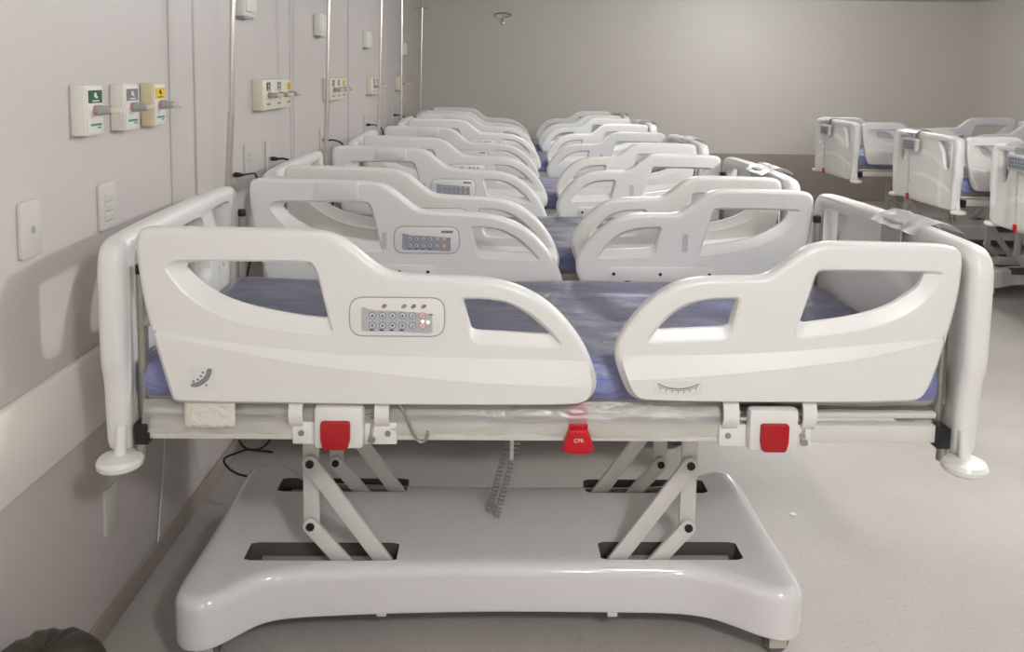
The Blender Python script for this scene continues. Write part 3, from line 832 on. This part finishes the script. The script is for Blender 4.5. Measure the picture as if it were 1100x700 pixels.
for i, (b, l) in enumerate(zip(beds_l + beds_r, CL)):
    c = hc if i == 0 else copy_tree(hc)
    a = b.rotation_euler.z; p = Vector((1.045, -.13, 1.043))
    c.location = Vector((b.location.x + p.x * math.cos(a) - p.y * math.sin(a), b.location.y + p.x * math.sin(a) + p.y * math.cos(a), p.z)); c.rotation_euler.z = a
    tag(c, l, 'hand control', GH)

# ------------------------------------------------------------------ IV poles at the heads of the left row
def make_pole(lean, top):
    T = thing('iv_pole', 'x', 'IV pole')
    p = MB(); p.cyl((0, 0, .70), (lean * .6, 0, 1.45), .0120, 14); p.build('lower_tube', 'chrome', T)
    p = MB(); p.cyl((lean * .6, 0, 1.44), (lean, 0, top), .0095, 14); p.build('upper_tube', 'chrome', T)
    for a in (0, PI / 2):
        h = MB(); c, s = math.cos(a), math.sin(a)
        pts = [(-.075, .022), (-.07, .0), (-.05, -.01), (0, -.004), (.05, -.01), (.07, 0), (.075, .022)]
        h.tube(curve_pts([(lean + u * c, u * s, top + v) for u, v in pts], 6), .004, 8)
        h.build('hook_bar', 'steel', T)
    return T
PL = ['chrome IV pole at the head of the nearest bed', 'chrome IV pole at the head of the bed behind the nearest one', 'chrome IV pole at the head of the third left row bed',
      'chrome IV pole at the head of the fourth left row bed', 'chrome IV pole at the head of the farthest left row bed']
PX = [(-1.035, 2.91, .075, 2.42), (-.955, 4.19, .045, 2.38), (-.93, 5.78, .04, 2.36), (-.99, 7.62, 0., 2.30), (-.99, 9.13, .03, 2.33)]
for (x, y, ln, tp), l in zip(PX, PL):
    t = make_pole(ln, tp); t.location = (x, y, 0); tag(t, l, 'IV pole', 'IV poles along the left wall')

# ------------------------------------------------------------------ wall fittings on the left wall
def valve(x, y, z, par):
    v = MB(); v.lathe([(.0135, 0), (.0135, .005), (.012, .007)], (x, y, z), (1, 0, 0), 20, 0); vb = v.build('valve_collar', 'pinkring', par)
    v = MB(); v.lathe([(.0115, 0), (.0145, .004), (.0145, .009), (.0120, .012), (.0115, .034), (.0105, .036)], (x + .006, y, z), (1, 0, 0), 20); v.build('valve_body', 'grey', par)
    v = MB(); v.lathe([(.008, 0), (.0095, .003), (.009, .020), (.006, .026)], (x + .041, y, z), (1, 0, 0), 16); v.cyl((x + .052, y, z - .014), (x + .052, y, z), .003, 8)
    v.build('valve_tip', 'creambox', par)
def label(x, y0, y1, z0, z1, m, par, ink):
    l = MB(); l.box((x + .0008, (y0 + y1) / 2, (z0 + z1) / 2), (.0016, y1 - y0, z1 - z0))
    w, h = y1 - y0, z1 - z0
    cy, cz = (y0 + y1) / 2, z0 + h * .62
    l.lathe([(w * .10, 0), (w * .10, .0008)], (x + .0016, cy - w * .02, cz), (1, 0, 0), 14, 1); l.box((x + .002, cy + w * .08, cz - h * .16), (.0008, w * .12, h * .2), mi=1)
    l.box((x + .002, cy, z0 + h * .16), (.0008, w * .5, h * .1), mi=1)
    l.build('gas_label', [m, ink], par)
def gas_outlet(y0, y1, boxm, labm, ink, lab):
    T = thing('gas_outlet', lab, 'medical gas outlet', (XL, (y0 + y1) / 2, 1.425), 0, 'single gas outlets by the nearest bed')
    w = (y1 - y0); x = .040
    b = MB(); b.box((x / 2, 0, .066), (x, w, .132), .004); b.build('outlet_box', boxm, T)
    f = MB(); f.box((x + .0015, .001, .066), (.003, w - .008, .122), .001); f.build('face_plate', 'offwhite', T)
    label(x + .003, -w * .38, w * .38, .085, .118, labm, T, ink)
    valve(x + .003, 0, .066, T)
    g = MB(); g.box((x + .0035, .002, .028), (.001, w * .62, .006)); g.box((x + .0035, w * .2, .020), (.001, w * .2, .004)); g.build('printed_mark', 'greenprint', T)
    return T
gas_outlet(2.075, 2.165, 'offwhite', 'green', 'whiteprint', 'white gas outlet with a green label above its valve')
gas_outlet(2.285, 2.375, 'offwhite', 'greylabel', 'whiteprint', 'white gas outlet with a grey label above its valve')
gas_outlet(2.475, 2.560, 'yellowbox', 'yellow', 'blackprint', 'yellowed gas outlet with a yellow label above its valve')
GP = ['cream panel of three gas valves beside the second bed of the left row', 'cream panel of three gas valves on the wall by the third left row bed',
      'cream panel of three gas valves on the wall by the fourth left row bed', 'farthest cream panel of gas valves, half behind an IV pole on the left wall']
for (y0, y1), l in zip(((3.56, 4.06), (4.93, 5.40), (6.44, 6.95), (8.10, 8.60)), GP):
    T = thing('triple_gas_outlet', l, 'medical gas panel', (XL, (y0 + y1) / 2, 1.425), 0, 'gas panels along the left wall'); w = y1 - y0; x = .05
    b = MB(); b.box((x / 2, 0, .068), (x, w, .136), .005); b.build('panel_box', 'creambox', T)
    for k, (lm, ink) in enumerate((('green', 'whiteprint'), ('greylabel', 'whiteprint'), ('yellow', 'blackprint'))):
        yy = -w * .34 + k * w * .34
        label(x, yy - .028, yy + .028, .086, .124, lm, T, ink); valve(x, yy, .066, T)
        g = MB(); g.box((x + .0007, yy, .026), (.0014, .05, .008)); g.build('printed_mark', 'greenprint', T)
for (y, z), l in zip(((3.42, 1.885), (4.78, 1.87), (6.36, 1.853), (8.66, 1.85)), ('small white wall lamp box high beside the nearest IV pole', 'small white wall lamp box high beside the second IV pole', 'small white wall lamp box high beside the third IV pole', 'farthest small white wall lamp box, high on the left wall')):
    T = thing('wall_lamp', l, 'wall lamp', (XL, y, z), 0, 'white lamp boxes high on the left wall')
    b = MB(); b.box((.022, 0, 0), (.044, .15, .125), .006); b.build('lamp_box', 'offwhite', T)
    b = MB(); b.box((.047, 0, .005), (.008, .13, .095), .003); b.build('lamp_cover', 'offwhite', T)
    b = MB(); b.box((.02, 0, -.066), (.036, .12, .008), .002); b.build('lamp_base', 'grey', T)

def switch_plate(y0, y1, z0, z1, kind, lab, group='wall plates on the left wall'):
    T = thing('wall_plate', lab, 'wall plate', (XL, (y0 + y1) / 2, (z0 + z1) / 2), 0, group); w, h = y1 - y0, z1 - z0
    b = MB(); b.prism(rrect(-w / 2, w / 2, -h / 2, h / 2, .008), 0, .010, lambda u, v, t: (t, u, v), .003); b.build('cover_plate', 'plate', T)
    if kind == 'jack':
        b = MB(); b.prism(rrect(-.021, .021, -.026, .012, .003), .008, .012, lambda u, v, t: (t, u, v), .001); j = b.build('jack_module', 'plate', T)
        b = MB(); b.box((.0125, .002, -.004), (.002, .016, .012)); b.box((.0125, .002, .004), (.002, .008, .006)); b.build('jack_hole', 'grey', j)
    elif kind == 'modules':
        for k in (-1, 0, 1):
            b = MB(); b.prism(rrect(-.022, .022, k * .027 - .0115, k * .027 + .0115, .002), .008, .0125, lambda u, v, t: (t, u, v), .0015); b.build('switch_module', 'plate', T)
            b = MB(); b.box((.0105, 0, k * .027 - .0128), (.002, .04, .0016)); b.build('module_gap', 'grey', T)
    elif kind == 'socket':
        b = MB(); b.lathe([(.017, .008), (.017, .0115), (.015, .0115)], (0, 0, -.008), (1, 0, 0), 20); s = b.build('socket', 'greylt', T)
        b = MB(); b.box((.012, -.005, -.008), (.001, .004, .004)); b.box((.012, .005, -.008), (.001, .004, .004)); b.build('socket_hole', 'bolt', s)
    return T
switch_plate(1.830, 1.915, 1.155, 1.290, 'jack', 'white wall plate with a single jack, left of the headboard')
switch_plate(2.195, 2.285, 1.150, 1.284, 'modules', 'white three-module switch plate half hidden behind the nearest headboard')
switch_plate(2.168, 2.250, .277, .415, 'blank', 'blank pale grey plate low on the wall under the bed head')
switch_plate(3.225, 3.305, 1.12, 1.255, 'socket', 'white socket plate where the black cable is plugged in')
switch_plate(3.435, 3.515, 1.155, 1.285, 'modules', 'white switch plate between the plugged socket and the second bed')
switch_plate(3.740, 3.820, 1.135, 1.275, 'socket', 'white socket plate below the second gas panel with a short lead')
for y, l in ((4.83, 'small white socket plate below the third gas panel'), (6.33, 'small white socket plate below the fourth gas panel'), (7.85, 'small white socket plate near the farthest gas panel')):
    switch_plate(y, y + .08, 1.13, 1.265, 'socket', l)

def cable(pts, lab, plug, r=.0042, group='power cables'):
    T = thing('power_cable', lab, 'cable', (0, 0, 0), 0, group)
    c = MB(); c.tube(curve_pts(pts, 10), r, 8); c.build('cord', 'cable', T)
    if plug:
        p = Vector(pts[0]); q = MB(); q.lathe([(.010, -.002), (.011, .010), (.009, .022), (.005, .036)], (p.x - .035, p.y, p.z), (1, 0, 0), 16); q.build('plug', 'black', T)
    return T
cable([(-1.066, 3.265, 1.178), (-1.05, 3.31, 1.178), (-1.05, 3.375, 1.165), (-1.055, 3.43, 1.10), (-1.06, 3.44, 1.0), (-1.06, 3.36, .86), (-1.06, 3.18, .64), (-1.04, 3.04, .36), (-1.0, 2.98, .18), (-.87, 2.95, .16)],
      'black power cable plugged into the wall behind the nearest headboard', True)
cable([(-.70, 2.80, .66), (-.86, 2.90, .24), (-.98, 2.94, .17), (-1.055, 2.95, .128), (-.99, 2.90, .10), (-.86, 2.86, .10)], 'black cable looping down behind the base of the nearest bed', False)
for y, l in ((3.78, 'short dark lead plugged in below the second gas panel'), (4.87, 'short dark lead plugged in below the third gas panel'), (6.37, 'short dark lead plugged in below the fourth gas panel'), (7.89, 'short dark lead plugged in near the farthest gas panel')):
    cable([(-1.066, y, 1.19), (-1.04, y + .005, 1.19), (-1.0, y + .02, 1.17), (-.975, y + .03, 1.12), (-.99, y + .04, 1.0), (-1.06, y + .05, .8), (-1.07, y + .05, .5)], l, True, .005)
w = MB(); w.tube(curve_pts([(-1.108, 2.55, .62), (-1.108, 2.56, .40), (-1.105, 2.50, .16), (-1.10, 2.47, .09)], 8), .003, 6)
tag(w.build('loose_wire', 'greylt'), 'thin pale wire hanging down the wall under the nearest bed', 'wire')

# ------------------------------------------------------------------ small things
T = thing('wall_hook', 'small oval metal ring fixture high on the back wall', 'wall hook', (-.07, YB, 2.345))
w = MB(); w.tube([(.10 * math.cos(a * PI / 14), -.03 - .06 * (1 + math.sin(a * PI / 14)) * .5, .025 * math.sin(a * PI / 14) + .02) for a in range(29)], .007, 8); w.build('ring', 'steel', T)
w = MB(); w.cyl((0, 0, -.075), (0, -.03, -.075), .022, 18, 0, .004); w.cyl((0, -.02, -.075), (0, -.035, .0), .008, 8); w.build('mount', 'steel', T)
T = thing('triple_gas_outlet', 'grey-shadowed gas panel on the right wall above the beds', 'medical gas panel', (XR, 8.85, 1.42), PI)
w = MB(); w.box((.025, 0, .06), (.05, .40, .12), .005); w.build('panel_box', 'creambox', T)
for k in (-1, 0, 1): valve(.05, k * .12, .06, T)
w = MB(); pts = roundpoly([(-.014, -.008), (.002, -.012), (.015, -.002), (.008, .010), (-.010, .009)], .006)
w.rings([[(u, v, 0.0005) for u, v in pts], [(u * .9, v * .9, .004 + .003 * noise.noise(Vector((u * 90, v * 90, 0)))) for u, v in pts]])
o = w.build('paper_scrap', 'paper'); o.location = (1.078, 2.846, 0); tag(o, 'tiny crumpled white paper scrap on the beige floor', 'paper scrap')
# dark bin bag in the near corner
w = MB(); n = 48; rings = []
for i in range(20):
    t = i / 19; z = .372 * math.sin(t * PI / 2) ** .9 if i else 0.0; r = (.115 + .015 * math.sin(t * PI)) * (1 - t ** 5) ** .5 if i < 19 else .004
    rings.append([((r * (1 + .10 * noise.noise(Vector((math.cos(a * 2 * PI / n) * 2, math.sin(a * 2 * PI / n) * 2, z * 7))) + .03 * noise.noise(Vector((math.cos(a * 2 * PI / n) * 7, math.sin(a * 2 * PI / n) * 7, z * 22)))) * math.cos(a * 2 * PI / n)),
                   r * (1 + .10 * noise.noise(Vector((math.cos(a * 2 * PI / n) * 2, math.sin(a * 2 * PI / n) * 2, z * 7)))) * math.sin(a * 2 * PI / n),
                   max(0., z + .010 * noise.noise(Vector((a * .5, z * 12, 3))) * (i > 0))) for a in range(n)])
w.rings(rings); o = w.build('bin_bag', 'bag', angle=60); o.location = (-.965, 1.60, 0)
tag(o, 'dark crumpled plastic bin bag in the bottom left corner by the wall', 'bin bag')

# ------------------------------------------------------------------ light
def lamp(x, y, e, r=.13, col=(.975, .99, 1.)):
    L = bpy.data.lights.new('ceiling_lamp', 'POINT'); L.shadow_soft_size = r; L.energy = e; L.color = col
    o = bpy.data.objects.new('ceiling_lamp', L); COL.objects.link(o); o.location = (x, y, ZC - .17)
for x, y, e in ((1.0, -.35, 84), (2.6, 3.03, 128), (.8, -3.2, 58), (1.0, 6.3, 36), (3.1, 8.7, 48)):
    lamp(x, y, e)
W = bpy.data.worlds.new('world'); S.world = W; W.use_nodes = True
W.node_tree.nodes['Background'].inputs[0].default_value = (1, .97, .94, 1)
W.node_tree.nodes['Background'].inputs[1].default_value = .15

S.view_settings.view_transform = 'Standard'; S.view_settings.look = 'None'
S.view_settings.gamma = 1; S.view_settings.use_curve_mapping = False; S.view_settings.exposure = 0.16
S.cycles.use_denoising = True; S.cycles.max_bounces = 8; S.cycles.diffuse_bounces = 4; S.cycles.transparent_max_bounces = 24
